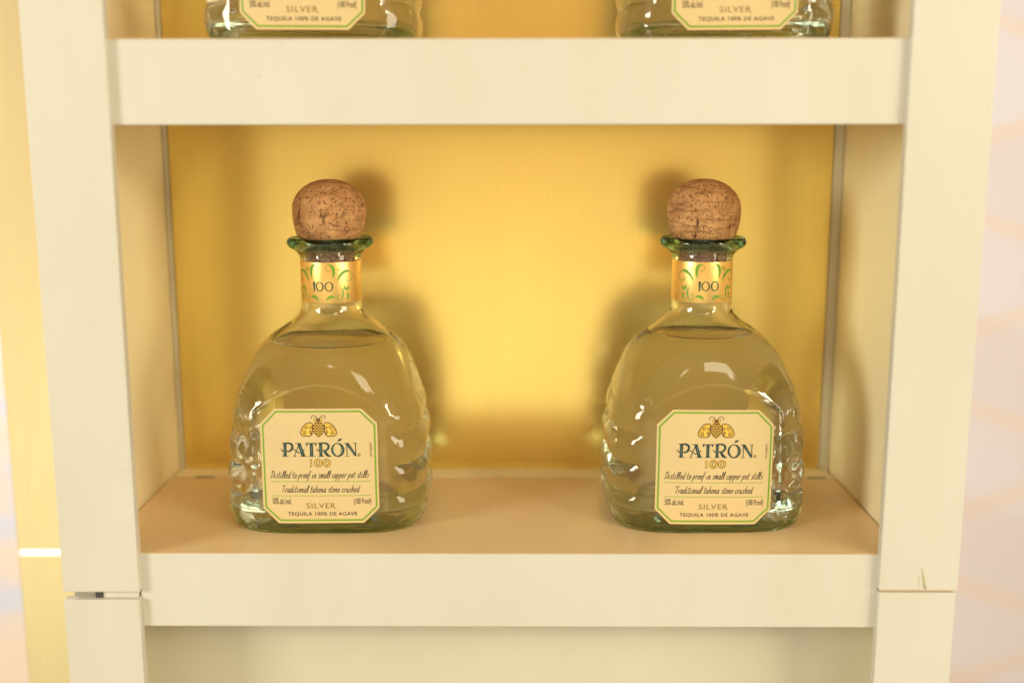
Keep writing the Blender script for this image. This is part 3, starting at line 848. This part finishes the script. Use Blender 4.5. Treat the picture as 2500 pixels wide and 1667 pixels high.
def build_band(turned):
    R0 = .01895
    bm0 = bmesh.new()
    def bmap(s, z, lift):
        r = R0 + lift * .6; a = s / 18.9 - pi / 2 + radians(turned)
        return Vector((r * cos(a), r * sin(a), z))
    pr = Print(bmap); bm = pr.bm
    prev = None
    for z in (.1368, .1372, .1500, .1618, .1622):
        rr = R0 - (.00012 if z in (.1368, .1622) else 0)
        cur = [bm.verts.new((rr * cos(2*pi*i/96), rr * sin(2*pi*i/96), z)) for i in range(96)]
        if prev:
            for i in range(96):
                f = bm.faces.new((prev[i], prev[(i+1) % 96], cur[(i+1) % 96], cur[i])); f.smooth = True
        prev = cur
    # s in mm round the band, z in mm from the band top
    def W(pts): return [(s, .1622 - z / 1000) for s, z in pts]
    def wd(v): return v
    def st(pts, ws, mi=1): 
        n = len(pts); pr2 = W(pts)
        # stroke in mixed units: convert both to mm for width
        L = pr.lift(2); prevv = None
        for i in range(n):
            a = pts[max(0, i-1)]; b = pts[min(n-1, i+1)]
            dx, dy = b[0]-a[0], b[1]-a[1]; l = math.hypot(dx, dy) or 1
            w_ = ws[i] if hasattr(ws, '__len__') else ws
            nx, ny = -dy/l*w_/2, dx/l*w_/2
            v0 = bm.verts.new(bmap(pts[i][0]+nx, .1622-(pts[i][1]+ny)/1000, L)); v1 = bm.verts.new(bmap(pts[i][0]-nx, .1622-(pts[i][1]-ny)/1000, L))
            if prevv:
                f = bm.faces.new((prevv[0], prevv[1], v1, v0)); f.material_index = mi
            prevv = (v0, v1)
    def leaf(p0, p1, p2, p3, w_, jag=True):
        p = bez(p0, p1, p2, p3, 14)
        ws = [w_ * sin(pi * min(1, (i + .4) / 15)) ** .8 * (1 - .35 * (i % 2) * (1 if jag else 0)) for i in range(15)]
        st(p, ws)
    for s in (-1, 1):
        for turn in (0, 1):            # the same bouquet repeats round the band
            off = turn * 59.4
            Q = lambda x, y: (s * x + off, y)
            leaf(Q(6.6, 10), Q(8.2, 6), Q(7.2, 1.2), Q(4.0, 1.6), 2.5)
            st([Q(*p) for p in arc(4.3, 3.6, 1.9, 1.9, -90, -300, 10)], .35)
            leaf(Q(9.2, 12), Q(11.5, 6.5), Q(15, 4.4), Q(18.0, 6.2), 2.5)
            st([Q(*p) for p in arc(17.2, 9.0, 2.6, 3.0, -80, 170, 14)], .4)
            for k in range(5): st([Q(9.8 + k * .3, 5.4), Q(8.6 + k * .9, 2.4 + abs(k - 2) * .4)], .22)
            leaf(Q(14.0, 14), Q(13.4, 17.5), Q(17, 17.5), Q(17.0, 14.8), 2.1)
            leaf(Q(11.8, 15.5), Q(13.4, 17.5), Q(13.2, 21), Q(12.0, 23.2), 1.4)
            st([Q(*p) for p in arc(10.9, 21.6, 1.8, 2.0, 40, 250, 10)], .4)
            leaf(Q(2.6, 23.6), Q(3.6, 21.4), Q(6.2, 20.4), Q(7.8, 22.0), 2.2)
            leaf(Q(14.8, 23.4), Q(16.6, 22.6), Q(16.4, 19.8), Q(15.4, 19.0), 1.8)
    pr.map = lambda x, y, L: bmap(x, .1622 - y / 1000, L)
    pr.stroke([(-6.0, 12.6), (-5.3, 12.0), (-5.3, 17.6)], [.3, .85, .85], 2, 4)
    pr.stroke([(-6.1, 17.7), (-4.6, 17.7)], .4, 2, 4)
    for c in (-1.6, 4.2):
        n = 28; L = pr.lift(4)
        o = arc(c, 14.9, 2.65, 3.05, 0, 360, n)[:-1]; i_ = arc(c, 14.9, 1.75, 2.5, 0, 360, n)[:-1]
        vo = [bm.verts.new(pr.map(x, y, L)) for x, y in o]; vi = [bm.verts.new(pr.map(x, y, L)) for x, y in i_]
        for k in range(n):
            f = bm.faces.new((vo[k], vo[(k+1) % n], vi[(k+1) % n], vi[k])); f.material_index = 2
    return bm

def build_back_label():
    bm = bmesh.new(); prev = None
    for L in (.0002,):
        for i in range(41):
            z = .0085 + (.0935 - .0085) * i / 40
            hw = .0350 - .006 * max(0, 1 - min(i, 40 - i) / 4)
            cur = []
            for k in range(41):
                x = -hw + 2 * hw * k / 40
                a, b, n = interp(A_T, z), interp(B_T, z), N_T(z)
                cur.append(bm.verts.new((x, b * (1 - (abs(x) / a) ** n) ** (1 / n) + .00045, z)))
            if prev:
                for k in range(40):
                    f = bm.faces.new((prev[k], prev[k+1], cur[k+1], cur[k])); f.smooth = True
            prev = cur
    return bm

GROUP = 'tequila bottles on the cream shelves'
def recalc(o):
    b = bmesh.new(); b.from_mesh(o.data); bmesh.ops.recalc_face_normals(b, faces=b.faces); b.to_mesh(o.data); b.free()
def make_bottle(level, label, noff, turned):
    root = empty('tequila_bottle', (0, 0, 0), label, 'bottle', GROUP)
    g = mesh_obj('glass_body', build_glass(level), M['glass'], root)
    l = mesh_obj('tequila', build_liquid(level), [M['liq_wall'], M['liq_top']], root)
    c = mesh_obj('cork_stopper', build_cork(), M['cork'], root)
    s = mesh_obj('cork_shank', build_shank(), M['cork_shank'], c)
    b = mesh_obj('neck_band', build_band(turned), BAND_MATS, root)
    k = mesh_obj('back_label', build_back_label(), M['back_paper'], root)
    f = mesh_obj('front_label', build_label(), LABEL_MATS, root)
    for o in [g, l, c, s, b, f, k]:
        for v in o.data.vertices: v.co.x += noff * sstep(.080, .130, v.co.z)
        o.data.update()
    return root
def copy_tree(o, parent=None):
    c = o.copy(); col.objects.link(c)
    if parent: c.parent = parent
    for ch in list(o.children): copy_tree(ch, c)
    return c
def place(o, x, y, z, rz=0, band=0):
    o.location = (x, y, z); o.rotation_euler = (0, 0, radians(rz))
def tilt_label(o, deg, dz):
    for ch in o.children:
        if ch.name.startswith('front_label'):
            ch.location = (-.043 * sin(radians(deg)), 0, dz); ch.rotation_euler = (0, radians(deg), 0)
YC = .0893
left = make_bottle(.1105, 'cork stoppered tequila bottle on the lower shelf, left of its twin, label fully visible', .0017, -8.0)
right = make_bottle(.1150, 'cork stoppered tequila bottle on the lower shelf, near the right side wall', -.0015, 2.0)
upl = copy_tree(left); upr = copy_tree(right)
upl['label'] = 'bottle on the upper shelf above the left cork, cut off so only its foot shows'
upr['label'] = 'bottle on the upper shelf above the right cork, cut off so only its foot shows'
place(left, -.1206, YC, .0, 0, 0)
place(right, .1166, YC + .002, .0, 1.2, 0)
place(upl, -.1225, YC, ZU, 0.6)
place(upr, .1215, YC + .001, ZU, -1.0)
tilt_label(left, -.35, 0); tilt_label(right, .45, -.0011); tilt_label(upl, .3, .0003); tilt_label(upr, -.2, 0)
